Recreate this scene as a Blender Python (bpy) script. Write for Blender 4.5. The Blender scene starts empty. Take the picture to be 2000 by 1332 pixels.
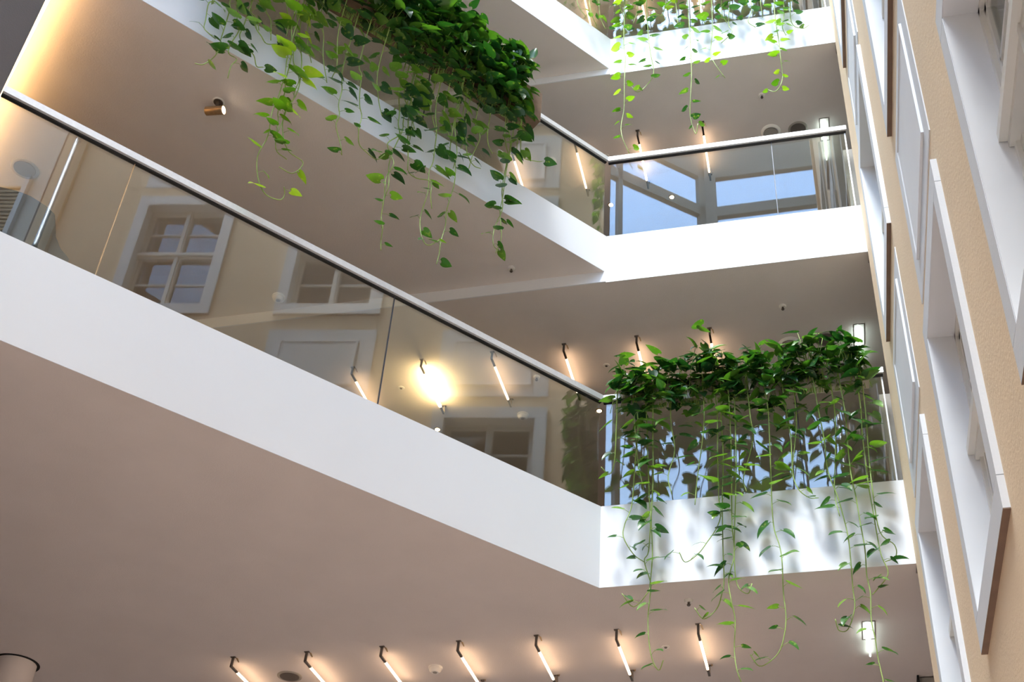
import bpy, bmesh, math, random
from mathutils import Vector, Matrix

S = bpy.context.scene
COL = S.collection

# ------------------------------------------------------------------ camera
cam_d = bpy.data.cameras.new('camera')
cam = bpy.data.objects.new('camera', cam_d)
COL.objects.link(cam)
cam_d.sensor_width = 36.0
cam_d.lens = 2363.34 / 2000.0 * 36.0
cam_d.shift_x = (1000.0 - 1180.81) / 2000.0
cam_d.shift_y = (872.36 - 666.0) / 2000.0
cam_d.clip_start = 0.05
cam_d.clip_end = 300
R = Matrix(((0.983059, 0.094081, 0.157298),
            (0.182611, -0.576382, -0.796515),
            (0.015727, 0.811746, -0.583798)))
cam.matrix_world = Matrix.Translation((0, 0, 1.55)) @ R.to_4x4()
S.camera = cam

# ------------------------------------------------------------------ view + world
S.view_settings.view_transform = 'Standard'
S.view_settings.look = 'None'
S.view_settings.gamma = 1.0
S.view_settings.use_curve_mapping = False
S.view_settings.exposure = 0.7

W = bpy.data.worlds.new('sky')
S.world = W
W.use_nodes = True
nt = W.node_tree
nt.nodes.clear()
out = nt.nodes.new('ShaderNodeOutputWorld')
bg = nt.nodes.new('ShaderNodeBackground')
tc = nt.nodes.new('ShaderNodeTexCoord')
sep = nt.nodes.new('ShaderNodeSeparateXYZ')
nt.links.new(tc.outputs['Generated'], sep.inputs[0])
rp = nt.nodes.new('ShaderNodeValToRGB')          # sky colour by height above the horizon
cr = rp.color_ramp
e = cr.elements.new(0.0); e.color = (0.34, 0.26, 0.22, 1)
cr.elements[0].position = 0.0; cr.elements[0].color = (0.34, 0.26, 0.22, 1)
cr.elements[1].position = 0.02; cr.elements[1].color = (0.80, 0.88, 1.0, 1)
e = cr.elements.new(0.40)
e.color = (0.46, 0.68, 1.0, 1)
e = cr.elements.new(0.66); e.color = (0.30, 0.54, 1.0, 1)
e = cr.elements.new(0.80); e.color = (0.30, 0.54, 1.0, 1)
cr.elements[-1].position = 0.90
cr.elements[-1].color = (1.0, 0.97, 0.93, 1)
nt.links.new(sep.outputs['Z'], rp.inputs[0])
nz = nt.nodes.new('ShaderNodeTexNoise')
nz.inputs['Scale'].default_value = 2.5
nz.inputs['Detail'].default_value = 4
nt.links.new(tc.outputs['Generated'], nz.inputs['Vector'])
mx = nt.nodes.new('ShaderNodeMixRGB')
mx.inputs[2].default_value = (0.95, 0.97, 1.0, 1)
mm = nt.nodes.new('ShaderNodeMath'); mm.operation = 'MULTIPLY'; mm.inputs[1].default_value = 0.12
nt.links.new(nz.outputs['Fac'], mm.inputs[0])
nt.links.new(mm.outputs[0], mx.inputs[0])
nt.links.new(rp.outputs[0], mx.inputs[1])
nt.links.new(mx.outputs[0], bg.inputs[0])
rs = nt.nodes.new('ShaderNodeMapRange')          # brighter thin cloud towards the zenith
rs.inputs[1].default_value = 0.80; rs.inputs[2].default_value = 0.95
rs.inputs[3].default_value = 6.2; rs.inputs[4].default_value = 10
nt.links.new(sep.outputs['Z'], rs.inputs[0])
nt.links.new(rs.outputs[0], bg.inputs['Strength'])
nt.links.new(bg.outputs[0], out.inputs[0])

# ------------------------------------------------------------------ plan constants (metres)
XC, YB, XF = -1.600, 8.0, 0.772
C0 = Vector((XC, YB, 0))
ANG = 0.70068
DA = Vector((-math.sin(ANG), -math.cos(ANG), 0))
NA = Vector((-DA.y, DA.x, 0))                    # from the long gallery out into the atrium
TOP = 27.0
ALEN = 5.0
LV = {1: dict(a=6.084, b=6.084, t=6.826, h=7.893),
      2: dict(a=9.408, b=9.280, t=9.874, h=10.928),
      3: dict(a=12.395, b=12.302, t=12.916, h=13.98),
      4: dict(a=15.40, b=15.30, t=15.98, h=17.0),
      5: dict(a=18.50, b=18.40, t=19.1, h=20.1),
      6: dict(a=21.50, b=21.40, t=22.1, h=23.1)}


def A(al, off, z=0.0):
    v = C0 + DA * al + NA * off
    return Vector((v.x, v.y, z))


sun_d = bpy.data.lights.new('sun', 'SUN')          # sun softened by thin cloud, through the high glazing
sun_d.energy = 6.0
sun_d.color = (0.94, 0.975, 1.0)
sun_d.angle = math.radians(16)
sun = bpy.data.objects.new('sun', sun_d); COL.objects.link(sun)
sun.rotation_euler = Vector((-0.10, -0.41, 0.906)).to_track_quat('Z', 'Y').to_euler()
sun.location = (-8, -12, 30)


# daylight portals: they only guide sampling of the sky through the real openings
def portal(name, c, n, up, sx, sy):
    L = bpy.data.lights.new(name, 'AREA')
    L.shape = 'RECTANGLE'; L.size = sx; L.size_y = sy
    L.cycles.is_portal = True
    o = bpy.data.objects.new(name, L); COL.objects.link(o)
    n = Vector(n).normalized(); up = Vector(up)
    x = up.cross(-n).normalized(); y = (-n).cross(x)
    # area lights shine along local -Z
    o.matrix_world = Matrix.Translation(Vector(c)) @ Matrix((x, y, -n)).transposed().to_4x4()


portal('portal_roof', (-2.6, 2.2, 27.3), (0, 0, -1), (0, 1, 0), 13, 13)
portal('portal_glazing', (-0.0, -4.25, 14.0), (0, 1, 0), (0, 0, 1), 3.4, 26)
portal('portal_glazing_oblique', (-4.9, -1.55, 14.0), (0.645, 0.764, 0), (0, 0, 1), 8.4, 26)

# ------------------------------------------------------------------ materials


def new_mat(name):
    m = bpy.data.materials.new(name)
    m.use_nodes = True
    n = m.node_tree
    n.nodes.clear()
    o = n.nodes.new('ShaderNodeOutputMaterial')
    return m, n, o


def mat(name, col, rough=0.6, metal=0.0, var=0.04, scale=6.0, bump=0.0, bscale=150.0, spec=0.5):
    m, n, o = new_mat(name)
    b = n.nodes.new('ShaderNodeBsdfPrincipled')
    b.inputs['Roughness'].default_value = rough
    b.inputs['Metallic'].default_value = metal
    b.inputs['Specular IOR Level'].default_value = spec
    t = n.nodes.new('ShaderNodeTexCoord')
    nz = n.nodes.new('ShaderNodeTexNoise')
    nz.inputs['Scale'].default_value = scale
    nz.inputs['Detail'].default_value = 5
    n.links.new(t.outputs['Object'], nz.inputs['Vector'])
    r = n.nodes.new('ShaderNodeValToRGB')
    r.color_ramp.elements[0].position = 0.3
    r.color_ramp.elements[1].position = 0.7
    r.color_ramp.elements[0].color = tuple(max(0, c * (1 - var)) for c in col) + (1,)
    r.color_ramp.elements[1].color = tuple(min(1, c * (1 + var)) for c in col) + (1,)
    n.links.new(nz.outputs['Fac'], r.inputs[0])
    n.links.new(r.outputs[0], b.inputs['Base Color'])
    if bump:
        n2 = n.nodes.new('ShaderNodeTexNoise')
        n2.inputs['Scale'].default_value = bscale
        n2.inputs['Detail'].default_value = 3
        n.links.new(t.outputs['Object'], n2.inputs['Vector'])
        bp = n.nodes.new('ShaderNodeBump')
        bp.inputs['Strength'].default_value = bump
        bp.inputs['Distance'].default_value = 0.004
        n.links.new(n2.outputs['Fac'], bp.inputs['Height'])
        n.links.new(bp.outputs[0], b.inputs['Normal'])
    n.links.new(b.outputs[0], o.inputs[0])
    return m


def emis(name, col, s):
    m, n, o = new_mat(name)
    em = n.nodes.new('ShaderNodeEmission')
    em.inputs[0].default_value = tuple(col) + (1,)
    em.inputs[1].default_value = s
    n.links.new(em.outputs[0], o.inputs[0])
    return m


def glass(name, tint=(0.93, 0.95, 0.93), ior=1.5, add=0.0):
    m, n, o = new_mat(name)
    tr = n.nodes.new('ShaderNodeBsdfTransparent')
    tr.inputs[0].default_value = tuple(tint) + (1,)
    gl = n.nodes.new('ShaderNodeBsdfGlossy')
    gl.inputs['Roughness'].default_value = 0.0
    fr = n.nodes.new('ShaderNodeFresnel')
    ge = n.nodes.new('ShaderNodeNewGeometry')      # same reflectance on the entering and the leaving face
    mr = n.nodes.new('ShaderNodeMapRange')
    mr.inputs[3].default_value = ior; mr.inputs[4].default_value = 1.0 / ior
    n.links.new(ge.outputs['Backfacing'], mr.inputs[0])
    n.links.new(mr.outputs[0], fr.inputs['IOR'])
    ad = n.nodes.new('ShaderNodeMath'); ad.operation = 'ADD'; ad.use_clamp = True
    ad.inputs[1].default_value = add
    n.links.new(fr.outputs[0], ad.inputs[0])
    mx = n.nodes.new('ShaderNodeMixShader')
    n.links.new(ad.outputs[0], mx.inputs[0])
    n.links.new(tr.outputs[0], mx.inputs[1])
    n.links.new(gl.outputs[0], mx.inputs[2])
    n.links.new(mx.outputs[0], o.inputs[0])
    return m


def leaf_mat(name, dark, mid, light, vari=(0.55, 0.62, 0.12), vam=0.55):
    m, n, o = new_mat(name)
    g = n.nodes.new('ShaderNodeNewGeometry')
    r = n.nodes.new('ShaderNodeValToRGB')
    r.color_ramp.elements[0].color = tuple(dark) + (1,)
    r.color_ramp.elements[1].color = tuple(light) + (1,)
    e = r.color_ramp.elements.new(0.55); e.color = tuple(mid) + (1,)
    n.links.new(g.outputs['Random Per Island'], r.inputs[0])
    t = n.nodes.new('ShaderNodeTexCoord')
    nz = n.nodes.new('ShaderNodeTexNoise'); nz.inputs['Scale'].default_value = 28; nz.inputs['Detail'].default_value = 3
    n.links.new(t.outputs['Object'], nz.inputs['Vector'])
    r2 = n.nodes.new('ShaderNodeValToRGB')      # cream-yellow variegation
    r2.color_ramp.elements[0].position = 0.60; r2.color_ramp.elements[0].color = (0, 0, 0, 1)
    r2.color_ramp.elements[1].position = 0.70; r2.color_ramp.elements[1].color = (vam, vam, vam, 1)
    n.links.new(nz.outputs['Fac'], r2.inputs[0])
    mx = n.nodes.new('ShaderNodeMixRGB')
    n.links.new(r2.outputs[0], mx.inputs[0])
    n.links.new(r.outputs[0], mx.inputs[1])
    mx.inputs[2].default_value = tuple(vari) + (1,)
    b = n.nodes.new('ShaderNodeBsdfPrincipled')
    b.inputs['Roughness'].default_value = 0.30
    n.links.new(mx.outputs[0], b.inputs['Base Color'])
    tl = n.nodes.new('ShaderNodeBsdfTranslucent')
    br = n.nodes.new('ShaderNodeMixRGB'); br.blend_type = 'MULTIPLY'; br.inputs[0].default_value = 1
    br.inputs[2].default_value = (1.3, 1.5, 0.5, 1)
    n.links.new(mx.outputs[0], br.inputs[1])
    n.links.new(br.outputs[0], tl.inputs[0])
    ms = n.nodes.new('ShaderNodeMixShader'); ms.inputs[0].default_value = 0.28
    n.links.new(b.outputs[0], ms.inputs[1]); n.links.new(tl.outputs[0], ms.inputs[2])
    n.links.new(ms.outputs[0], o.inputs[0])
    return m


M = dict(
    white=mat('white_balustrade_paint', (0.83, 0.85, 0.88), 0.55, var=0.01, scale=1.5, bump=0.05, bscale=60),
    ceil=mat('grey_beige_ceiling_plaster', (0.76, 0.70, 0.66), 0.85, var=0.03, scale=2, bump=0.35, bscale=90),
    floor=mat('warm_wood_floor', (0.74, 0.60, 0.54), 0.5, var=0.15, scale=1.2),
    gfloor=mat('gallery_carpet', (0.55, 0.48, 0.42), 0.9, var=0.1, scale=30),
    peach=mat('peach_facade_render', (0.88, 0.69, 0.47), 0.9, var=0.04, scale=1.3, bump=0.6, bscale=70),
    trim=mat('pale_blue_grey_trim_paint', (0.74, 0.77, 0.80), 0.6, var=0.02, scale=3, bump=0.1, bscale=60),
    panel=mat('pale_panel_paint', (0.78, 0.80, 0.82), 0.6, var=0.02, scale=3),
    jamb=mat('white_jamb_paint', (0.80, 0.81, 0.82), 0.6, var=0.02, scale=3),
    sash=mat('cream_sash_paint', (0.76, 0.74, 0.68), 0.45, var=0.03, scale=5),
    dark=mat('dark_brown_wall_paint', (0.075, 0.058, 0.055), 0.8, var=0.06, scale=2, bump=0.3, bscale=90),
    wall=mat('warm_white_wall_paint', (0.78, 0.74, 0.68), 0.8, var=0.02, scale=2),
    pale=mat('pale_stone_wall', (0.80, 0.78, 0.72), 0.8, var=0.04, scale=1.5),
    mullion=mat('grey_green_mullion', (0.16, 0.18, 0.16), 0.5, var=0.04, scale=3),
    blind=mat('grey_green_blind', (0.50, 0.56, 0.46), 0.8, var=0.05, scale=3),
    steel=mat('brushed_stainless_steel', (0.74, 0.74, 0.75), 0.5, 0.45, var=0.05, scale=40),
    joint=mat('dark_blue_joint_seal', (0.03, 0.045, 0.08), 0.4, var=0.1, scale=20),
    brown=mat('brown_sill_underside', (0.20, 0.13, 0.09), 0.8, var=0.1, scale=8),
    rubber=mat('black_rubber_channel', (0.012, 0.012, 0.014), 0.5, var=0.1, scale=20),
    nickel=mat('dark_nickel_bracket', (0.20, 0.18, 0.165), 0.35, 0.9, var=0.1, scale=30),
    brass=mat('satin_bronze_spot_body', (0.55, 0.40, 0.24), 0.4, 0.8, var=0.1, scale=30),
    pbrown=mat('brown_planter_timber', (0.16, 0.095, 0.055), 0.6, var=0.2, scale=12),
    pgrey=mat('beige_metal_planter', (0.50, 0.44, 0.36), 0.45, 0.2, var=0.05, scale=12),
    soil=mat('dark_potting_soil', (0.03, 0.02, 0.012), 0.95, var=0.3, scale=60),
    stem=mat('pale_green_stem', (0.30, 0.42, 0.10), 0.5, var=0.25, scale=10),
    plastic=mat('off_white_plastic', (0.86, 0.83, 0.78), 0.5, var=0.02, scale=10),
    grille=mat('brown_speaker_grille', (0.13, 0.11, 0.095), 0.8, var=0.25, scale=220),
    disc=mat('grey_beige_disc', (0.36, 0.33, 0.29), 0.7, var=0.04, scale=20),
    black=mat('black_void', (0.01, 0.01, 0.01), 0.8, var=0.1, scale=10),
    slat=mat('tan_shutter_timber', (0.60, 0.42, 0.22), 0.6, var=0.15, scale=8),
    brownstone=mat('brown_pilaster_stone', (0.25, 0.18, 0.13), 0.8, var=0.08, scale=3),
    zinc=mat('zinc_pipe', (0.62, 0.72, 0.85), 0.25, 0.9, var=0.05, scale=10),
    leather=mat('dark_blue_chair_leather', (0.010, 0.014, 0.022), 0.5, var=0.2, scale=20),
    column=mat('warm_white_column_plaster', (0.92, 0.84, 0.78), 0.8, var=0.02, scale=3, bump=0.3, bscale=90),
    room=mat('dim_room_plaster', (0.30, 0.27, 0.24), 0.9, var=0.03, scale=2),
    glass=glass('railing_glass', (0.96, 0.97, 0.93), 1.6, 0.06),
    wglass=glass('window_glass', (0.80, 0.84, 0.84), 1.6, 0.06),
    sglass=glass('sun_dimming_glass', (0.72, 0.72, 0.72), 1.3, 0.0),  # grey tint added to weaken the sun on the near surfaces
    cglass=glass('curtain_wall_glass', (0.97, 0.98, 0.98), 1.3, 0.0),
    tube=emis('warm_tube_light', (1.0, 0.66, 0.40), 7),
    tubeB=emis('overbright_tube_light', (1.0, 0.72, 0.36), 7 * 9),
    led=emis('warm_led_strip', (1.0, 0.58, 0.24), 20),
    cool=emis('cool_white_lamp', (0.80, 1.0, 0.93), 7),
    spot=emis('warm_spot_lens', (1.0, 0.80, 0.55), 5),
    down=emis('warm_downlight_lens', (1.0, 0.80, 0.55), 12),
)
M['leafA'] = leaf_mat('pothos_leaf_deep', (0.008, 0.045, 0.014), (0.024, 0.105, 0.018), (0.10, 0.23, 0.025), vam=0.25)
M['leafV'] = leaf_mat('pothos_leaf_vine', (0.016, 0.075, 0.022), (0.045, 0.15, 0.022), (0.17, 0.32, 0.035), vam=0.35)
M['leafY'] = leaf_mat('pothos_leaf_lime', (0.08, 0.22, 0.012), (0.20, 0.40, 0.02), (0.42, 0.60, 0.04), vam=0.4)

# ------------------------------------------------------------------ mesh builder


class MB:
    def __init__(s):
        s.v = []; s.f = []; s.sm = []

    def add(s, vs, fs, smooth=False):
        o = len(s.v)
        s.v += [Vector(p) for p in vs]
        for f in fs:
            s.f.append([i + o for i in f]); s.sm.append(smooth)
        return s

    def box(s, a, b):
        x0, x1 = sorted((a[0], b[0])); y0, y1 = sorted((a[1], b[1])); z0, z1 = sorted((a[2], b[2]))
        return s.add([(x0, y0, z0), (x1, y0, z0), (x1, y1, z0), (x0, y1, z0), (x0, y0, z1), (x1, y0, z1), (x1, y1, z1), (x0, y1, z1)],
                     [(0, 3, 2, 1), (4, 5, 6, 7), (0, 1, 5, 4), (1, 2, 6, 5), (2, 3, 7, 6), (3, 0, 4, 7)])

    def prism(s, poly, z0, z1):
        """vertical prism over a plan polygon"""
        poly = [Vector((p[0], p[1], 0)) for p in poly]
        ar = sum(poly[i].x * poly[(i + 1) % len(poly)].y - poly[(i + 1) % len(poly)].x * poly[i].y for i in range(len(poly)))
        if ar < 0: poly = poly[::-1]
        n = len(poly)
        vs = [(p.x, p.y, z0) for p in poly] + [(p.x, p.y, z1) for p in poly]
        fs = [tuple(range(n))[::-1], tuple(range(n, 2 * n))] + [(i, (i + 1) % n, (i + 1) % n + n, i + n) for i in range(n)]
        return s.add(vs, fs)

    def abox(s, a0, a1, o0, o1, z0, z1):
        """box in the frame of the long gallery: along, offset, height"""
        return s.prism([A(a0, o0), A(a1, o0), A(a1, o1), A(a0, o1)], z0, z1)

    def ext(s, prof, d):
        """extrude a planar 3-D profile along d"""
        n = len(prof); d = Vector(d)
        vs = [Vector(p) for p in prof] + [Vector(p) + d for p in prof]
        fs = [tuple(range(n))[::-1], tuple(range(n, 2 * n))] + [(i, (i + 1) % n, (i + 1) % n + n, i + n) for i in range(n)]
        return s.add(vs, fs)

    def lathe(s, c, ax, prof, n=24, cap=True):
        """profile of (distance along axis, radius)"""
        c = Vector(c); ax = Vector(ax).normalized()
        t = Vector((1, 0, 0)) if abs(ax.x) < 0.8 else Vector((0, 1, 0))
        u = ax.cross(t).normalized(); w = ax.cross(u)
        vs = []; fs = []
        for h, r in prof:
            for i in range(n):
                a = 2 * math.pi * i / n
                vs.append(c + ax * h + (u * math.cos(a) + w * math.sin(a)) * r)
        for k in range(len(prof) - 1):
            for i in range(n):
                j = (i + 1) % n
                fs.append((k * n + i, k * n + j, (k + 1) * n + j, (k + 1) * n + i))
        s.add(vs, fs, True)
        if cap:
            s.add(vs[:n], [tuple(range(n))[::-1]]); s.add(vs[-n:], [tuple(range(n))])
        return s

    def pipe(s, pts, r0, r1=None, n=6):
        r1 = r0 if r1 is None else r1
        pts = [Vector(p) for p in pts]
        vs = []; fs = []; m = len(pts)
        for k, p in enumerate(pts):
            d = (pts[min(k + 1, m - 1)] - pts[max(k - 1, 0)])
            d = d.normalized() if d.length > 1e-9 else Vector((0, 0, 1))
            t = Vector((0, 1, 0)) if abs(d.y) < 0.9 else Vector((1, 0, 0))
            u = d.cross(t).normalized(); w = d.cross(u)
            r = r0 + (r1 - r0) * k / (m - 1)
            for i in range(n):
                a = 2 * math.pi * i / n
                vs.append(p + (u * math.cos(a) + w * math.sin(a)) * r)
        for k in range(m - 1):
            for i in range(n):
                j = (i + 1) % n
                fs.append((k * n + i, k * n + j, (k + 1) * n + j, (k + 1) * n + i))
        fs += [tuple(range(n))[::-1], tuple(range((m - 1) * n, m * n))]
        return s.add(vs, fs, True)

    def build(s, name, m, parent=None, origin=None):
        if parent is not None:
            org = Vector(parent['_w'])
        elif origin is not None:
            org = Vector(origin)
        else:
            lo = [min(v[i] for v in s.v) for i in range(3)]; hi = [max(v[i] for v in s.v) for i in range(3)]
            org = Vector(((lo[0] + hi[0]) / 2, (lo[1] + hi[1]) / 2, lo[2]))
        me = bpy.data.meshes.new(name)
        me.from_pydata([tuple(v - org) for v in s.v], [], s.f)
        me.polygons.foreach_set('use_smooth', s.sm)
        me.materials.append(m)
        me.update()
        o = bpy.data.objects.new(name, me)
        COL.objects.link(o)
        if parent is not None:
            o.parent = parent
        else:
            o.location = org
        o['_w'] = tuple(org)
        return o


def struct(o, label=None):
    o['kind'] = 'structure'
    if label: o['label'] = label
    return o


def tag(o, label, cat, group=None):
    o['label'] = label; o['category'] = cat
    if group: o['group'] = group
    return o


def thing(name, loc, label=None, cat=None, group=None, kind=None):
    o = bpy.data.objects.new(name, None)
    o.empty_display_size = 0.1
    COL.objects.link(o)
    o.location = loc
    o['_w'] = tuple(loc)
    if label: o['label'] = label
    if cat: o['category'] = cat
    if group: o['group'] = group
    if kind: o['kind'] = kind
    return o


def dup(root, loc, label, group=None):
    r = root.copy(); COL.objects.link(r); r.location = loc
    r['label'] = label
    if group: r['group'] = group
    for ch in list(root.children):
        c = ch.copy(); COL.objects.link(c); c.parent = r
        for g in list(ch.children):
            d = g.copy(); COL.objects.link(d); d.parent = c
    return r


# ------------------------------------------------------------------ shell
struct(MB().box((-14, -8, -0.2), (6, 16, 0)).build('floor', M['floor']), 'warm brown atrium floor')

tb = 0.15
# mitre point behind the corner of the two balustrade bands
MIT = A((tb + tb * NA.y) / DA.y, -tb)
CT = 0.005                                       # the white cladding wraps only a few millimetres under the edge
CI = A((CT + CT * NA.y) / DA.y, -CT)
ORD = {1: 'lowest', 2: 'middle', 3: 'upper', 4: 'fourth', 5: 'fifth', 6: 'sixth'}
tn = 1
for k, L in LV.items():
    top = L['t'] - 0.05
    ca = MB().prism([CI, A(ALEN, -CT), (-9.35, 8.0), (XC - 0.02, 8.0)], L['a'], top)
    ca.prism([(-11, 8.0), (XC - 0.02, 8.0), CI, (XF + 0.002, YB + CT), (XF + .002, YB + .15), (3.0, YB + .15), (3.0, 13.5), (-11, 13.5)], L['b'], top)
    struct(ca.build('ceiling', M['ceil']), 'smooth grey-brown underside of the %s gallery slab' % ORD[k])
    if k < 5:
        struct(MB().prism([A(0.0, -0.16), A(ALEN, -0.16), (-9.3, 7.99), (XC - 0.16, 8.0), (MIT.x, MIT.y + .01), (XF, YB + tb + .01), (2.98, YB + tb + .01), (2.98, 13.4), (-9.3, 13.4)], top, top + 0.02).build('floor', M['gfloor']), 'dark carpet on the %s gallery' % ORD[k])
    f = MB().prism([A(0, 0), A(ALEN, 0), A(ALEN, -CT), CI], L['a'], L['t'])
    f.prism([CI, A(ALEN, -CT), A(ALEN, -tb), MIT], top + .021, L['t'])
    struct(f.build('trim_%d' % tn, M['white']), 'white balustrade band along the long side of the %s gallery' % ORD[k]); tn += 1
    f = MB().prism([(XC, YB), (XF, YB), (XF, YB + CT), CI], L['b'], L['t'])
    f.prism([CI, (XF, YB + CT), (XF, YB + tb), MIT], top + .021, L['t'])
    struct(f.build('trim_%d' % tn, M['white']), 'bright white balustrade band along the short side of the %s gallery' % ORD[k]); tn += 1
    if L['a'] != L['b']:
        f = MB().box((-9.35, YB - 0.012, L['b']), (XC + 0.0, YB, L['a']))
        struct(f.build('trim_%d' % tn, M['white']), 'white step where the ceiling of the %s gallery drops' % ORD[k]); tn += 1
    if k < 4:
        f = MB().box((0.70, YB + 0.17, L['t'] - 0.03), (1.2, YB + 0.40, L['h'] - 0.09))
        struct(f.build('trim_%d' % tn, M['disc']), 'low grey stub wall at the facade end of the %s gallery' % ORD[k]); tn += 1

struct(MB().box((-11, 13.5, 0), (3.0, 13.7, TOP)).build('wall_back', M['wall']))
struct(MB().box((-11.2, 8.0, 0), (-11, 13.7, TOP)).build('wall_left', M['wall']))
struct(MB().box((3.0, 8.15, 0), (3.2, 13.7, TOP)).build('wall_gallery_end', M['wall']))
struct(MB().prism([A(ALEN, 0), A(10.5, 0), A(10.5, -6.5), A(ALEN, -6.5)], 0, TOP).build('wall_stair_core', M['dark']), 'dark brown wall at the far left end of the galleries')

# wall of the atrium behind the camera: solid below, glazed above, seen only mirrored in the railings
CO = Vector((-1.6, -4.0, 0)); LD = Vector((-0.764, 0.645, 0)); LN = Vector((0.645, 0.764, 0))
GZ = 1.0
struct(MB().box((-1.6, -4.2, 0), (1.9, -4.0, GZ)).build('wall_opposite', M['pale']))
struct(MB().prism([CO, CO + LD * 8.4, CO + LD * 8.4 - LN * 0.2, CO - LN * 0.2], 0, GZ).build('wall_opposite_oblique', M['pale']))
fr = MB()
BARS = [(GZ, GZ + 0.2), (12.0, 12.25), (16.95, 17.25), (19.7, 20.0), (22.63, 22.95), (23.95, 25.7), (26.8, 27.0)]
for z0, z1 in BARS:
    fr.box((-1.6, -4.14, z0), (1.7, -4.0, z1))
    fr.prism([CO, CO + LD * 8.4, CO + LD * 8.4 - LN * 0.14, CO - LN * 0.14], z0, z1)
for x0, x1 in ((-1.72, -1.36), (1.22, 1.75)):
    fr.box((x0, -4.14, GZ), (x1, -3.98, TOP))
for t in (2.3, 4.6, 6.9):
    fr.prism([CO + LD * t, CO + LD * (t + 0.11), CO + LD * (t + 0.11) - LN * 0.14, CO + LD * t - LN * 0.14], GZ, TOP)
fr.prism([CO + LD * 0, CO + LD * .2, CO + LD * .2 - LN * 0.14, CO - LN * 0.14], GZ, TOP)
win = thing('window_20', (-1.6, -4.0, GZ), kind='structure')
win['label'] = 'tall curtain wall of the atrium opposite the galleries'
struct(MB().box((-1.6, -4.12, 5.0), (1.7, -4.02, 12.0)).prism([CO, CO + LD * 8.4, CO + LD * 8.4 - LN * 0.12, CO - LN * 0.12], 1.2, 12.0).build('wall_light_block', M['pale']))  # unseen solid band, added to keep light off the near facade and ceiling
fr.build('window_frame', M['mullion'], win)
pn = MB().box((-1.4, -4.09, GZ), (1.3, -4.08, TOP))
pn.prism([CO - LN * .08, CO + LD * 8.4 - LN * .08, CO + LD * 8.4 - LN * 0.09, CO - LN * 0.09], GZ, TOP)
pn.build('pane', M['sglass'], win)
bl = MB()
for x0, x1 in ((-0.62, -0.32), (0.80, 1.20)):
    bl.box((x0, -4.20, 12.25), (x1, -4.16, 16.0))
for x in (-0.95, 0.10):
    bl.box((x, -4.22, 12.25), (x + 0.05, -4.16, 16.6))
for t0, t1 in ((0.45, 0.65), (2.9, 3.2), (5.0, 6.2)):
    bl.prism([CO + LD * t0 - LN * .16, CO + LD * t1 - LN * .16, CO + LD * t1 - LN * 0.2, CO + LD * t0 - LN * 0.2], 12.25, 15.2)
bl.build('blind', M['blind'], win)

# roof glazing
rf = thing('window_21', (-2, 2, TOP), kind='structure'); rf['label'] = 'glazed roof high above the atrium'
rb = MB()
for i in range(-4, 2):
    rb.box((i * 2.0 + 0.3, -4.4, TOP), (i * 2.0 + 0.36, 8.2, TOP + 0.18))
for j in range(-2, 5):
    rb.box((-10, j * 2.0, TOP), (1.9, j * 2.0 + 0.06, TOP + 0.18))
rb.build('window_frame', M['mullion'], rf)
MB().box((-10, -4.4, TOP + 0.18), (1.9, 8.2, TOP + 0.19)).build('pane', M['cglass'], rf)
struct(MB().prism([A(0.0, -0.0), A(10.5, 0), A(10.5, -9), (-11, 13.7), (3.2, 13.7), (3.2, YB), (XC, YB)], TOP, TOP + 0.2).build('ceiling', M['ceil']), 'roof over the galleries')

# ------------------------------------------------------------------ old facade on the right
UN, UF, SP = 4.070, 5.329, 2.022
COLS = (-1, 0, 1)
ROWS = [(4.068, 6.033), (7.683, 9.664), (11.032, 13.02), (14.4, 16.3), (17.9, 19.8), (21.4, 23.3)]
BW, BT = 0.125, 0.15                             # side and head widths of the window surround
U0, U1 = 0.95, 8.0
DEP = 0.112
us = [U0]
for c in COLS:
    us += [UN + c * SP + BW, UF + c * SP - BW]
us.append(U1)
zs = [0.0]
for r in ROWS:
    zs += [r[0] + BT, r[1] - BT]
zs.append(TOP)
fw = MB()
for i in range(len(us) - 1):
    for j in range(len(zs) - 1):
        if i % 2 == 1 and j % 2 == 1:
            continue
        a0, a1, b0, b1 = us[i], us[i + 1], zs[j], zs[j + 1]
        fw.add([(XF, a0, b0), (XF, a1, b0), (XF, a1, b1), (XF, a0, b1)], [(3, 2, 1, 0)])
        fw.add([(XF + .3, a0, b0), (XF + .3, a1, b0), (XF + .3, a1, b1), (XF + .3, a0, b1)], [(0, 1, 2, 3)])
fw.add([(XF, U0, 0), (XF + .3, U0, 0), (XF + .3, U0, TOP), (XF, U0, TOP)], [(0, 1, 2, 3)])
fw.add([(XF, U1, 0), (XF + .3, U1, 0), (XF + .3, U1, TOP), (XF, U1, TOP)], [(3, 2, 1, 0)])
for i in range(1, len(us) - 1, 2):
    for j in range(1, len(zs) - 1, 2):
        a0, a1, b0, b1 = us[i], us[i + 1], zs[j], zs[j + 1]
        fw.add([(XF, a0, b0), (XF + .3, a0, b0), (XF + .3, a1, b0), (XF, a1, b0), (XF, a0, b1), (XF + .3, a0, b1), (XF + .3, a1, b1), (XF, a1, b1)],
               [(0, 1, 2, 3), (7, 6, 5, 4), (0, 4, 5, 1), (3, 2, 6, 7)])
struct(fw.build('wall_right', M['peach']), 'peach rendered historic facade on the right')
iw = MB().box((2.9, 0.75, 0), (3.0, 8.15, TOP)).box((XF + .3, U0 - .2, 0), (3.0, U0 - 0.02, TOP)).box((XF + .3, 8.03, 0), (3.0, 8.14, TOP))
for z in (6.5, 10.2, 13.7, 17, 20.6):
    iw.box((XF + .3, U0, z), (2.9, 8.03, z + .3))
struct(iw.build('wall_rooms', M['room']))

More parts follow.
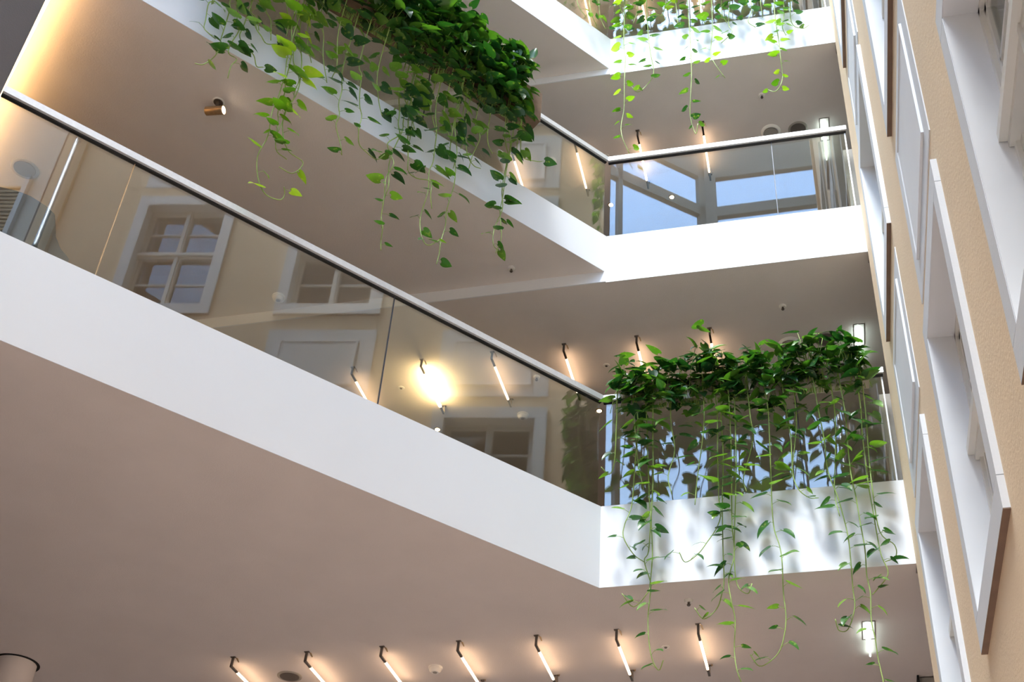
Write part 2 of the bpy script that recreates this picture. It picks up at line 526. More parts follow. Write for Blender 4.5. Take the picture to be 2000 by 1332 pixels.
wn = 1
for c in COLS:
    for ri, (z0, z1) in enumerate(ROWS):
        n0, n1 = UN + c * SP, UF + c * SP
        w = thing('window_%d' % wn, (XF, (n0 + n1) / 2, z0), kind='structure'); wn += 1
        w['label'] = 'white framed casement window in the peach facade'
        i0, i1, j0, j1 = n0 + BW, n1 - BW, z0 + BT, z1 - BT
        P = 0.030
        g = 0.004
        s = MB()
        s.box((XF - P, n0, z1 - BT), (XF + .004, n1, z1))                    # head piece
        s.box((XF - P, n0, z0), (XF + .004, n1, z0 + BT))                    # sill piece
        s.box((XF - P, n0, z0 + BT + g), (XF + .004, i0, z1 - BT - g))
        s.box((XF - P, i1, z0 + BT + g), (XF + .004, n1, z1 - BT - g))
        s.build('surround', M['trim'], w)
        MB().box((XF - P, n0, z0 - .006), (XF + .004, n1, z0)).build('sill_underside', M['brown'], w)  # added brown strip that makes the underside of the sill piece darker
        s = MB()
        t = 0.006
        s.box((XF - P + .002, i0, j0), (XF + .28, i0 + t, j1)); s.box((XF - P + .002, i1 - t, j0), (XF + .28, i1, j1))
        s.box((XF - P + .002, i0, j0), (XF + .28, i1, j0 + t)); s.box((XF - P + .002, i0, j1 - t), (XF + .28, i1, j1))
        s.build('reveal', M['jamb'], w)
        s = MB()
        x0 = XF + DEP
        for (q0, q1, xx) in ((0.0, 0.035, 0.0), (0.035, 0.07, 0.018)):      # stepped frame
            s.box((x0 + xx, i0 + q0, j0), (x0 + .09, i0 + q1, j1)); s.box((x0 + xx, i1 - q1, j0), (x0 + .09, i1 - q0, j1))
            s.box((x0 + xx, i0, j0 + q0), (x0 + .09, i1, j0 + q1)); s.box((x0 + xx, i0, j1 - q1), (x0 + .09, i1, j1 - q0))
        mid = (i0 + i1) / 2; zm = j0 + (j1 - j0) * 0.53
        s.box((x0 - .012, mid - .038, j0), (x0 + .08, mid + .038, j1))
        s.box((x0 - .028, mid - .016, j0), (x0 + .05, mid + .016, j1))
        s.box((x0 - .020, i0 + .01, zm - .045), (x0 + .08, i1 - .01, zm + .045))
        s.box((x0 - .052, i0 + .01, zm - .012), (x0 + .05, i1 - .01, zm + .035))
        s.box((x0 + .018, i0 + .06, (j0 + zm) / 2 - .012), (x0 + .05, i1 - .06, (j0 + zm) / 2 + .012))
        s.box((x0 + .018, i0 + .06, (j1 + zm) / 2 - .012), (x0 + .05, i1 - .06, (j1 + zm) / 2 + .012))
        s.build('window_frame', M['sash'], w)
        MB().box((x0 + .034, i0 + .05, j0 + .05), (x0 + .038, i1 - .05, j1 - .05)).build('pane', M['wglass'], w)

# raised panels between the window rows
PAN = [(6.24, 7.45, 6.397, 7.294), (9.825, 10.80, 9.981, 10.630), (13.2, 14.2, 13.35, 14.05)]
for c in COLS:
    for z0, z1, p0, p1 in PAN:
        n0, n1 = UN + c * SP, UF + c * SP
        w = thing('trim_%d' % tn, (XF, (n0 + n1) / 2, z0), kind='structure'); tn += 1
        w['label'] = 'pale relief panel set between two facade windows'
        MB().box((XF - .006, n0, z0), (XF + .004, n1, z1)).build('panel_band', M['trim'], w)
        a0, a1 = n0 + .144, n1 - .198
        f = MB()
        h = .020; bv = .012
        f.add([(XF - .006, a0, p0), (XF - .006, a1, p0), (XF - .006, a1, p1), (XF - .006, a0, p1),
               (XF - h, a0 + .002, p0 + .002), (XF - h, a1 - .002, p0 + .002), (XF - h, a1 - .002, p1 - .002), (XF - h, a0 + .002, p1 - .002),
               (XF - h, a0 + bv + .01, p0 + bv + .01), (XF - h, a1 - bv - .01, p0 + bv + .01), (XF - h, a1 - bv - .01, p1 - bv - .01), (XF - h, a0 + bv + .01, p1 - bv - .01),
               (XF - h + .006, a0 + bv + .018, p0 + bv + .018), (XF - h + .006, a1 - bv - .018, p0 + bv + .018), (XF - h + .006, a1 - bv - .018, p1 - bv - .018), (XF - h + .006, a0 + bv + .018, p1 - bv - .018)],
              [(0, 1, 5, 4), (1, 2, 6, 5), (2, 3, 7, 6), (3, 0, 4, 7), (4, 5, 9, 8), (5, 6, 10, 9), (6, 7, 11, 10), (7, 4, 8, 11),
               (8, 9, 13, 12), (9, 10, 14, 13), (10, 11, 15, 14), (11, 8, 12, 15), (15, 14, 13, 12)])
        f.build('panel_field', M['panel'], w)

# set-back part of the old building beyond the corner (mirrored in the lowest railing)
struct(MB().box((XF, U0 - .18, 0), (1.75, U0, TOP)).box((XF - .05, U0, 0), (XF, U0 + .14, TOP)).build('wall_return', M['peach']))
sb = MB().box((1.7, -4.2, 0), (1.9, U0, TOP))
struct(sb.build('wall_setback', M['pale']))
struct(MB().box((1.60, .16, 0), (1.7, .58, TOP)).box((1.54, .20, 0), (1.6, .30, TOP)).box((1.54, .42, 0), (1.6, .5, TOP)).build('trim_%d' % tn, M['brownstone']), 'brown stone pilaster on the set-back wall'); tn += 1
sh = thing('trim_%d' % tn, (1.66, -0.5, 11.6), kind='structure'); tn += 1
sh['label'] = 'tan louvred shutter on the set-back wall'
m_ = MB()
for i in range(34):
    z = 11.7 + i * 0.075
    m_.ext([(1.70, -1.1, z), (1.64, -1.1, z - .02), (1.64, -1.1, z + .02), (1.70, -1.1, z + .05)], (0, .9, 0))
m_.build('louvre', M['slat'], sh)
MB().box((1.66, -1.16, 11.6), (1.70, -1.1, 14.4)).box((1.62, -.2, 11.6), (1.70, -.13, 14.4)).build('shutter_frame', M['trim'], sh)

dp = thing('drainpipe', (XF - .06, 1.02, 9.0), 'slim zinc drainpipe running down the facade corner, mirrored in the lowest glass railing', 'drainpipe')
MB().pipe([(XF - .125, 1.00, 0.1), (XF - .125, 1.00, 14.6)], .030, n=12).build('pipe', M['zinc'], dp)
for z in (3, 6, 9, 12, 14):
    MB().lathe((XF - .125, 1.00, z), (0, 0, 1), [(0, .036), (.04, .036)], 12).box((XF - .125, .99, z + .01), (XF - .052, 1.01, z + .03)).build('pipe_clamp', M['nickel'], dp)

# round column and its shadow gap at the lower left
col = thing('column', (-6.86, 8.53, 0), 'round warm white column rising through the lowest ceiling at bottom left', 'column')
MB().lathe((-6.86, 8.53, 0), (0, 0, 1), [(0, .170), (LV[1]['a'] + .02, .170)], 48).build('shaft', M['column'], col)
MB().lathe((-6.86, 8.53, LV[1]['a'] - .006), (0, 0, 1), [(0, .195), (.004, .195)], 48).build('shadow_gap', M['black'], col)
# door head below the lowest ceiling, far right
dr = thing('door_1', (0.9, 10.1, 0), kind='structure'); dr['label'] = 'pale door head with a black edge under the lowest ceiling'
MB().box((0.836, 9.97, 0), (2.2, 10.05, 6.07)).build('leaf', M['disc'], dr)
MB().box((0.820, 9.93, 0), (0.836, 10.05, 6.08)).build('frame', M['black'], dr)

# ------------------------------------------------------------------ glass railings
XJ = 0.02


def railing(side, k):
    L = LV[k]
    place = {1: 'lowest', 2: 'middle', 3: 'upper'}[k]
    zt, zh = L['t'], L['h']
    if side == 'a':
        t = thing('glass_railing', A(2.5, -.03, zt - .05), 'long frameless glass railing with steel handrail on the %s gallery' % place, 'railing')
        js = [0.0, 2.05, 4.105, ALEN - .01]
        for i in range(3):
            MB().abox(js[i] + (.02 if i == 0 else .005), js[i + 1] - .005, -.020, -.032, zt - .04, zh).build('glass_panel', M['glass'], t)
            if i < 2: MB().abox(js[i + 1] - .003, js[i + 1] + .003, -.019, -.033, zt - .04, zh).build('joint_seal', M['joint'] if i == 0 else M['brass'], t)
        MB().abox(0.006, ALEN - .004, .012, -.038, zh, zh + .055).build('handrail', M['steel'], t)
        MB().abox(0.01, ALEN - .004, -.010, -.036, zh - .014, zh).build('seal_channel', M['rubber'], t)
    else:
        t = thing('glass_railing', (-.4, YB + .03, zt - .05), 'short glass railing facing the viewer on the %s gallery' % place, 'railing')
        js = [XC + .02, XJ, 0.728]
        for i in range(2):
            MB().box((js[i] + .004, YB + .020, zt - .04), (js[i + 1] - .004, YB + .032, zh)).build('glass_panel', M['glass'], t)
        MB().box((XJ - .003, YB + .019, zt - .04), (XJ + .003, YB + .033, zh)).build('joint_seal', M['joint'], t)
        MB().box((XC - .004, YB - .012, zh), (0.748, YB + .040, zh + .055)).build('handrail', M['steel'], t)
        MB().box((XC, YB + .010, zh - .014), (0.742, YB + .036, zh)).build('seal_channel', M['rubber'], t)
        MB().box((0.722, YB + .018, zt - .04), (0.734, YB + .034, zh - .026)).build('edge_strip', M['steel'], t)


for k in (1, 2, 3):
    railing('a', k); railing('b', k)

# ------------------------------------------------------------------ tube lamps
ZL = LV[1]['b']


def make_lamp(loc, label, group, tm, tr=.011):
    x, y, z = loc
    t = thing('tube_lamp', loc, label, 'lamp', group)
    for s, y0 in ((1, y), (-1, y + .77)):
        b = MB()
        b.box((x - .022, y0 - .012, z - .006), (x + .022, y0 + .012, z))
        b.ext([(x - .010, y0 - s * .006, z - .004), (x - .010, y0 + s * .008, z - .004), (x - .010, y0 + s * .008 - s * .008, z - .085), (x - .010, y0 - s * .014, z - .095)], (.020, 0, 0))
        b.box((x - .010, y0 - s * .012, z - .098), (x + .010, y0 + s * .115, z - .084))
        b.build('bracket', M['nickel'], t)
        c = MB(); c.ext([(x + .016, y0 + s * .012, z - .004), (x + .028, y0 + s * .045, z - .03), (x + .028, y0 + s * .050, z - .03), (x + .022, y0 + s * .022, z - .004)], (.010, 0, 0))
        c.build('clip', M['brass'], t)
    MB().lathe((x, y + .115, z - .091), (0, 1, 0), [(0, tr * .8), (.01, tr), (.53, tr), (.54, tr * .8)], 16).build('tube', tm, t)
    return t


GL = {1: 'tube lamps under the lowest gallery ceiling', 2: 'tube lamps under the middle gallery ceiling', 3: 'tube lamps under the upper gallery ceiling', 4: 'tube lamps under the top gallery ceiling'}
L1N = ['leftmost lit tube lamp at the bottom edge, cut off by the frame', 'lit tube lamp just right of the brown speaker disc', 'third tube lamp from the left, before the smoke detector', 'tube lamp right after the white smoke detector on the lowest ceiling',
       'tube lamp below the corner of the lowest white band', 'tube lamp left of the leftmost dangling vine', 'rightmost warm tube lamp on the lowest ceiling, between two vines']
lamp0 = None
for i, x in enumerate([-4.92, -4.253, -3.586, -2.920, -2.257, -1.59, -0.925]):
    if lamp0 is None:
        lamp0 = make_lamp((x, 8.705, ZL), L1N[i], GL[1], M['tube'])
    else:
        dup(lamp0, (x, 8.705, ZL), L1N[i])
L2N = ['lit tube lamp left of the railing joint, half hidden by the white band', None, 'tube lamp with both brackets seen through the lowest long glass railing', 'tube lamp meeting the lowest handrail just above the corner',
       'tube lamp above the left end of the potted plants', 'tube lamp above the middle of the potted plants']
for i, x in enumerate([-4.335, -3.61, -2.885, -2.16, -1.44, -0.73]):
    if i == 1:
        make_lamp((x, 8.79, LV[2]['b']), 'glaring overexposed tube lamp behind the lowest long glass railing', None, M['tubeB'], .016)
    else:
        dup(lamp0, (x, 8.79, LV[2]['b']), L2N[i], GL[2])
L3N = ['tube lamp behind the trailing vines at the right end of the long planter', 'tube lamp seen through glass just left of the middle corner', 'tube lamp crossing the middle handrail, left of two', 'tube lamp crossing the middle handrail, right of two']
for i, x in enumerate([-2.868, -2.142, -1.43, -0.705]):
    dup(lamp0, (x, 8.79, LV[3]['b']), L3N[i], GL[3])
for i, x in enumerate([-2.142, -1.43, -0.705]):
    dup(lamp0, (x, 8.79, LV[4]['b']), ['tube lamp at the top edge behind the upper corner', 'tube lamp behind the leftmost hanging leaves at the top edge', 'tube lamp behind the middle hanging leaves at the top edge'][i], GL[4])

# warm LED strips where the ceilings meet the dark wall
for k, nm in ((2, 'warm glowing light strip between dark wall and ceiling at top left'), (3, 'warm light strip hidden along the upper ceiling end')):
    st = MB().abox(ALEN - .028, ALEN - .003, -.03, -5.2, LV[k]['a'] - .125, LV[k]['a'] - .105)
    tag(st.build('light_strip', M['led']), nm, 'light strip')

# ------------------------------------------------------------------ small ceiling fittings


def Zb(k): return LV[k]['b']


def detector(x, y, z, label):
    t = thing('smoke_detector', (x, y, z), label, 'smoke detector')
    MB().lathe((x, y, z), (0, 0, -1), [(0, .062), (.012, .062), (.014, .056)], 28).build('base', M['plastic'], t)
    MB().lathe((x, y, z - .014), (0, 0, -1), [(0, .052), (.02, .052), (.032, .036), (.036, .034)], 28).build('head', M['plastic'], t)
    MB().lathe((x, y, z - .0505), (0, 0, -1), [(0, .020), (.002, .019)], 20).build('grille', M['disc'], t)


def sensor(x, y, z, label):
    t = thing('ceiling_sensor', (x, y, z), label, 'sensor')
    MB().lathe((x, y, z), (0, 0, -1), [(0, .034), (.008, .034), (.02, .028)], 24).build('base', M['plastic'], t)
    MB().lathe((x, y, z - .02), (0, 0, -1), [(0, .010), (.02, .010), (.021, .016), (.03, .012)], 16).build('nozzle', M['nickel'], t)


def flat(x, y, z, label):
    t = thing('ceiling_button', (x, y, z), label, 'sensor')
    MB().lathe((x, y, z), (0, 0, -1), [(0, .034), (.006, .032)], 24).build('ring', M['plastic'], t)
    MB().lathe((x, y, z - .006), (0, 0, -1), [(0, .014), (.006, .012)], 16).build('eye', M['nickel'], t)


def speaker(x, y, z, label, r=.085):
    t = thing('ceiling_speaker', (x, y, z), label, 'speaker')
    MB().lathe((x, y, z), (0, 0, -1), [(0, r * 1.28), (.004, r * 1.27), (.006, r)], 40).build('rim', M['disc'], t)
    MB().lathe((x, y, z - .006), (0, 0, -1), [(0, r), (.003, r * .98)], 40).build('grille', M['grille'], t)


def vent(x, y, z, label):
    t = thing('ceiling_vent', (x, y, z), label, 'vent')
    MB().lathe((x, y, z), (0, 0, -1), [(0, .11), (.004, .108), (.022, .092), (.024, .082), (.010, .078)], 40, cap=False).build('ring', M['plastic'], t)
    MB().lathe((x, y, z - .012), (0, 0, -1), [(0, .072), (.016, .074), (.018, .070)], 40).build('disc', M['disc'], t)


def downlight(x, y, z, label):
    t = thing('downlight', (x, y, z), label, 'downlight')
    MB().lathe((x, y, z), (0, 0, -1), [(0, .040), (.004, .039), (.005, .028)], 24).build('rim', M['brass'], t)
    MB().lathe((x, y, z - .004), (0, 0, -1), [(0, .026), (.003, .025)], 20).build('lens', M['down'], t)


detector(-3.26, 9.16, Zb(1), 'white smoke detector between two tube lamps on the lowest ceiling')
detector(-2.83, 9.84, Zb(2), 'smoke detector seen through glass before a mirrored window, right part')
detector(-4.74, 7.81, LV[2]['a'], 'smoke detector seen through the long glass beside a mirrored window frame')
detector(-2.48, 9.05, Zb(3), 'smoke detector between two lamps behind the middle glass railing')
sensor(-0.95, 8.30, Zb(1), 'small dark sensor under the lowest ceiling behind a curling vine')
sensor(-0.02, 8.59, Zb(2), 'small white sensor on the ceiling above the potted plants at right')
sensor(-0.03, 8.54, Zb(3), 'small white sensor on the upper ceiling below hanging vines')
sensor(-2.45, 7.80, LV[2]['a'], 'small white sensor near the white ceiling step, centre of photo')
sensor(-2.44, 7.77, LV[3]['a'], 'small white sensor on the upper ceiling right of the bushy planter')
sensor(-2.54, 9.24, Zb(2), 'sensor just behind the lowest handrail right of a tube lamp')
flat(-1.81, 9.18, Zb(2), 'flat round button between two tube lamps on the middle ceiling')
flat(-3.96, 9.19, Zb(2), 'flat round button beside the glaring tube lamp')
flat(-1.24, 9.07, Zb(1), 'flat round button beside the tip of the leftmost dangling vine')
flat(-1.84, 9.09, Zb(3), 'flat ring right behind the corner of the middle handrail')
speaker(0.36, 9.13, Zb(2), 'dark round ceiling speaker beside the cool white lamp over the plants')
speaker(0.33, 9.07, Zb(3), 'dark round ceiling speaker just over the middle handrail')
speaker(-4.59, 9.14, Zb(1), 'brown round ceiling speaker between tube lamps at the bottom edge', .085)
speaker(-6.25, 5.94, LV[2]['a'], 'dark round ceiling speaker seen through the glass at far left', .09)
vent(0.01, 9.15, Zb(2), 'round ring vent on the ceiling above the potted plants')
vent(0.03, 9.06, Zb(3), 'round ring vent peeking over the middle handrail')
downlight(-1.19, 9.83, Zb(3), 'warm downlight seen through the middle glass among sky reflections')
downlight(-1.92, 9.83, Zb(3), 'downlight near the left end of the middle short glass')
downlight(-3.80, 9.94, Zb(2), 'warm downlight at the lower edge of the lowest long glass')
downlight(-2.02, 9.90, Zb(2), 'downlight at the left end of the lowest short glass')

for k, (x, y), nm in ((1, (0.42, 8.88), 'on the lowest ceiling behind a vine'), (2, (0.68, 8.98), 'above the right end of the potted plants'), (3, (0.62, 8.98), 'above the right end of the middle handrail')):
    z = Zb(k)
    t = thing('emergency_lamp', (x, y, z), 'cool white glowing lamp in a slim recess ' + nm, 'lamp')
    f = MB()
    f.box((x - .052, y - .01, z - .004), (x - .046, y + .30, z)).box((x + .046, y - .01, z - .004), (x + .052, y + .30, z))
    f.box((x - .052, y - .016, z - .004), (x + .052, y - .01, z)).box((x - .052, y + .30, z - .004), (x + .052, y + .306, z))
    f.build('frame', M['nickel'], t)
    MB().lathe((x - .012, y + .02, z - .028), (0, 1, 0), [(0, .010), (.01, .016), (.22, .016), (.25, .010)], 16).build('lamp_tube', M['cool'], t)
    MB().lathe((x + .006, y + .26, z - .030), (0, 1, 0), [(0, .007), (.30, .007)], 12).build('acrylic_rod', M['cool'], t)

# spot light on the middle ceiling, left
x, y, z = -4.31, 5.57, LV[2]['a']
t = thing('spotlight', (x, y, z), 'bronze cylinder spotlight with glowing lens on the middle ceiling', 'spotlight')
MB().lathe((x, y, z), (0, 0, -1), [(0, .050), (.004, .049), (.005, .040)], 28).build('canopy', M['plastic'], t)
MB().lathe((x, y, z - .004), (0, 0, -1), [(0, .038), (.004, .037)], 24).lathe((x, y, z - .006), (0, 0, -1), [(0, .014), (.07, .012)], 12).build('stem', M['nickel'], t)
sd = Vector((1.0, .02, -.10)).normalized()
p = Vector((x, y, z - .105)) - sd * .085
MB().lathe(p, sd, [(0, .030), (.005, .036), (.150, .036), (.156, .036), (.156, .034), (.150, .033)], 28).build('body', M['brass'], t)
MB().lathe(p + sd * .1505, sd, [(0, .032), (.003, .031), (.005, .024)], 24).build('lens', M['spot'], t)

# ------------------------------------------------------------------ dark lounge chair on the lowest gallery, far left
zf = LV[1]['t'] - .03
ch = thing('lounge_chair', A(4.72, -.75, zf), 'dark rounded lounge chair behind the lowest glass at far left', 'chair')
outl = [(4.98, 7.56), (4.77, 7.585), (4.67, 7.62), (4.58, 7.63), (4.47, 7.61), (4.40, 7.575), (4.37, 7.49), (4.345, 7.40), (4.29, 7.32), (4.22, 7.27), (4.20, 7.10), (4.24, 7.0), (4.98, 7.0)]
b = MB(); b.ext([A(a_, -.50, z_) for a_, z_ in outl], NA * -.10); b.build('backrest', M['leather'], ch)
MB().abox(4.26, 4.97, -.60, -1.15, zf + .30, zf + .44).build('seat', M['leather'], ch)
for a_ in (4.34, 4.90):
    for o_ in (-.62, -1.10):
        MB().lathe(A(a_, o_, zf), (0, 0, 1), [(0, .014), (.32, .018)], 10).build('leg', M['nickel'], ch)

# ------------------------------------------------------------------ pothos plants
V1B=[[(-1.206,7.641),(-1.203,7.154),(-1.196,6.786),(-1.183,6.612),(-1.206,6.329),(-1.235,6.233),(-1.194,6.068),(-1.187,5.988),(-1.209,5.726),(-1.191,5.455),(-1.138,5.327),(-1.097,5.389)],[(-1.276,7.498),(-1.308,7.118),(-1.337,6.766),(-1.388,6.581),(-1.394,6.447),(-1.321,6.307),(-1.235,6.217)],[(-1.155,7.436),(-1.16,7.009),(-1.18,6.625),(-1.174,6.3),(-1.192,6.034),(-1.208,5.943),(-1.321,5.859),(-1.405,5.96)],[(-0.624,7.57),(-0.635,7.188),(-0.647,6.781),(-0.633,6.591),(-0.673,6.477),(-0.749,6.368),(-0.823,6.26),(-0.923,6.205),(-0.964,6.274)],[(-0.593,7.518),(-0.596,7.137),(-0.619,6.761),(-0.631,6.308),(-0.638,6.02),(-0.661,5.897),(-0.7,5.792),(-0.798,5.716),(-0.864,5.805)],[(-0.52,7.558),(-0.529,7.176),(-0.547,6.753),(-0.553,6.465),(-0.55,6.235),(-0.601,6.016),(-0.589,5.829),(-0.569,5.675),(-0.586,5.454),(-0.575,5.28),(-0.547,5.172),(-0.533,5.066)],[(-0.48,7.456),(-0.494,7.079),(-0.52,6.7),(-0.55,6.235),(-0.541,5.98),(-0.465,5.872),(-0.432,5.97)],[(-0.212,7.522),(-0.219,7.19),(-0.233,6.841),(-0.241,6.602),(-0.238,6.434),(-0.207,6.268),(-0.198,6.107),(-0.207,5.873),(-0.203,5.646),(-0.25,5.444),(-0.322,5.348),(-0.416,5.312),(-0.476,5.402)],[(-0.069,7.506),(-0.051,7.218),(-0.061,6.927),(-0.031,6.767),(0.048,6.691),(0.116,6.667)],[(0.185,7.476),(0.207,7.19),(0.208,6.898),(0.257,6.669),(0.282,6.499),(0.302,6.284),(0.3,6.062),(0.293,5.861),(0.29,5.711),(0.228,5.553),(0.163,5.543),(0.144,5.618)],[(0.393,7.452),(0.384,7.171),(0.379,6.844),(0.395,6.654),(0.403,6.404),(0.413,6.178),(0.404,5.975),(0.413,5.821),(0.395,5.598),(0.405,5.452),(0.408,5.309),(0.423,5.113),(0.422,5.004)],[(0.517,7.486),(0.503,7.204),(0.501,6.935),(0.5,6.728),(0.508,6.492),(0.516,6.263),(0.525,6.104),(0.555,5.961),(0.471,5.861),(0.425,5.805)],[(0.552,7.434),(0.535,7.062),(0.524,6.685),(0.537,6.326),(0.628,6.189),(0.626,6.11),(0.546,6.055)],[(-1.451,7.518),(-1.475,7.183),(-1.518,7.069),(-1.581,7.123)],[(-1.005,7.516),(-0.98,7.225),(-1.041,6.997),(-1.015,6.824)],[(-0.73,7.533),(-0.755,7.248),(-0.808,6.972),(-0.832,6.685)],[(-0.358,7.491),(-0.353,7.251),(-0.445,6.932),(-0.429,6.786)],[(0.313,7.461),(0.285,7.089),(0.242,6.715),(0.258,6.481)],[(-1.302,7.501),(-1.282,7.162),(-1.235,6.871)],[(0.008,7.449),(-0.027,7.169),(-0.076,6.892)]]
V2A=[[(2.888,9.917),(2.87,9.681),(2.868,9.526),(2.868,9.358),(2.844,9.242),(2.843,9.138),(2.801,9.01),(2.774,8.915),(2.745,8.866)],[(2.769,10.025),(2.733,9.828),(2.712,9.655),(2.692,9.485),(2.651,9.441),(2.662,9.326),(2.665,9.203),(2.622,9.103),(2.548,9.057),(2.455,9.038),(2.408,9.103)],[(2.381,10.002),(2.342,9.688),(2.33,9.556),(2.308,9.434),(2.395,9.261),(2.338,9.184),(2.32,9.05),(2.347,8.915),(2.354,8.766),(2.346,8.632),(2.33,8.477),(2.318,8.35),(2.295,8.232),(2.287,8.132)],[(2.286,9.764),(2.28,9.533),(2.332,9.219),(2.341,9.035),(2.327,8.814),(2.335,8.668)],[(2.296,10.179),(2.27,9.997),(2.222,9.736),(2.205,9.513),(2.225,9.299)],[(2.262,9.863),(2.206,9.194),(2.165,9.105),(2.081,9.093),(1.974,9.095),(1.955,8.933),(1.919,8.829)],[(2.03,10.076),(1.98,9.719),(1.96,9.546),(1.959,9.377),(1.989,9.219),(1.97,9.01),(1.994,8.763),(1.999,8.619),(1.977,8.44),(1.915,8.399),(1.815,8.533)],[(1.84,10.08),(1.814,9.625),(1.768,9.55),(1.763,9.383),(1.747,9.228),(1.76,9.07),(1.772,8.901),(1.768,8.746),(1.802,8.527),(1.804,8.389),(1.809,8.278)],[(1.726,10.087),(1.689,9.767),(1.639,9.646),(1.57,9.602),(1.497,9.64)],[(1.292,10.439),(1.252,10.213),(1.254,10.007),(1.25,9.838),(1.263,9.668),(1.247,9.46),(1.265,9.279),(1.272,9.124),(1.249,8.918),(1.289,8.719)],[(1.338,10.337),(1.26,10.085),(1.258,9.768),(1.276,9.502),(1.246,9.292),(1.302,9.029),(1.309,8.806),(1.195,8.807)],[(1.218,10.417),(1.166,10.171),(1.101,10.048),(0.976,10.049),(0.908,10.111)],[(4.001,9.765),(3.988,9.706),(4.025,9.6),(4.001,9.46),(3.995,9.363),(3.964,9.289),(3.896,9.283)],[(3.887,9.875),(3.866,9.703),(3.862,9.472),(3.854,9.365),(3.857,9.138),(3.919,8.954),(3.971,8.963)],[(3.836,9.919),(3.798,9.672),(3.754,9.536),(3.784,9.315),(3.776,9.209),(3.705,9.227),(3.736,9.089),(3.727,8.977)],[(3.734,9.995),(3.655,9.696),(3.586,9.583),(3.527,9.565),(3.444,9.627),(3.405,9.674)],[(3.729,9.712),(3.736,9.448),(3.646,9.38),(3.593,9.347),(3.549,9.283),(3.502,9.317)],[(3.403,10.184),(3.349,9.953),(3.318,9.727),(3.299,9.533),(3.239,9.469),(3.214,9.375),(3.227,9.229),(3.22,9.146),(3.253,8.988),(3.262,8.809),(3.275,8.7)],[(3.393,9.975),(3.332,9.65),(3.311,9.384),(3.334,9.252),(3.338,9.028),(3.351,8.875),(3.333,8.632),(3.364,8.391),(3.314,8.178),(3.233,8.085),(3.134,8.09),(3.102,8.177),(3.13,8.217)],[(3.318,10.03),(3.226,9.612),(3.205,9.248),(3.254,8.961),(3.231,8.711),(3.155,8.587),(3.031,8.56),(3.081,8.424),(3.193,8.4)],[(3.355,9.63),(3.296,9.173),(3.303,8.955),(3.289,8.829),(3.261,8.527),(3.155,8.507)],[(3.2,10.224),(3.117,10.012),(3.08,9.771),(2.988,9.556)],[(3.022,10.135),(2.955,9.78),(2.957,9.647)],[(2.606,10.044),(2.549,9.723),(2.489,9.543)],[(2.343,10.003),(2.247,9.769),(2.193,9.582)],[(3.808,9.877),(3.756,9.792),(3.653,9.755),(3.613,9.661)],[(3.63,10.015),(3.541,9.859),(3.505,9.627)],[(3.484,10.123),(3.415,9.932),(3.404,9.75)],[(3.275,10.115),(3.227,9.875),(3.147,9.68)],[(1.828,10.121),(1.823,9.902),(1.766,9.615),(1.776,9.413)],[(1.635,10.106),(1.567,9.954),(1.593,9.744),(1.625,9.524)],[(1.51,10.158),(1.484,9.95),(1.404,9.886)],[(1.354,10.201),(1.27,10.027),(1.207,9.954)],[(1.954,10.095),(1.912,9.9),(1.827,9.699)],[(1.77,10.104),(1.687,9.934),(1.723,9.712)],[(1.219,10.344),(1.172,10.088),(1.108,10.014)],[(2.079,10.068),(2.044,9.864),(1.983,9.699)],[(2.214,10.089),(2.185,9.885),(2.112,9.744)]]
V3B=[[(-1.425,13.587),(-1.43,13.125),(-1.438,12.687),(-1.416,12.404),(-1.423,11.958),(-1.43,11.614),(-1.456,11.339),(-1.436,11.117),(-1.372,10.917)],[(-1.183,13.533),(-1.173,12.812),(-1.147,12.433),(-1.12,12.126),(-1.197,11.937),(-1.291,11.841),(-1.357,11.943)],[(-0.736,13.432),(-0.726,12.798),(-0.719,12.333),(-0.719,11.976),(-0.737,11.635),(-0.754,11.358),(-0.707,11.076),(-0.678,11.178)],[(-0.471,13.372),(-0.478,12.738),(-0.511,12.345),(-0.482,12.099),(-0.381,11.871)],[(-0.258,13.324),(-0.305,12.758),(-0.275,12.564),(-0.395,12.409)],[(0.201,13.22),(0.187,12.731),(0.198,12.329),(0.196,12.031),(0.194,11.742),(0.115,11.505),(0.023,11.61)],[(0.296,13.198),(0.289,12.832),(0.251,12.56),(0.275,12.371)],[(0.371,13.181),(0.349,12.629),(0.452,12.511),(0.527,12.523)],[(-1.485,13.601),(-1.487,13.368),(-1.43,13.097),(-1.449,12.911)],[(-0.983,13.488),(-0.969,13.282),(-1.014,13.092),(-1.073,13.076)],[(-0.588,13.398),(-0.603,13.055),(-0.553,12.788)],[(-0.046,13.276),(-0.048,12.916),(-0.098,12.707),(-0.026,12.628)],[(-1.303,13.56),(-1.289,13.209),(-1.331,12.978)],[(-0.864,13.461),(-0.855,13.114),(-0.842,12.827)],[(0.068,13.25),(0.051,12.987),(0.059,12.794)],[(-0.354,13.345),(-0.365,12.931),(-0.322,12.794)]]
V3A=[[(0.515,13.276),(0.492,13.019),(0.403,12.874)],[(0.363,13.424),(0.336,13.027),(0.24,12.869)],[(0.22,13.561),(0.195,13.112),(0.133,12.911)]]
rnd = random.Random(7)
ROWS_L = [(-.10, .20, .02), (-.02, .40, .02), (.16, .50, .0), (.36, .47, -.005), (.58, .36, -.02), (.80, .20, -.06), (1.0, .0, -.13)]


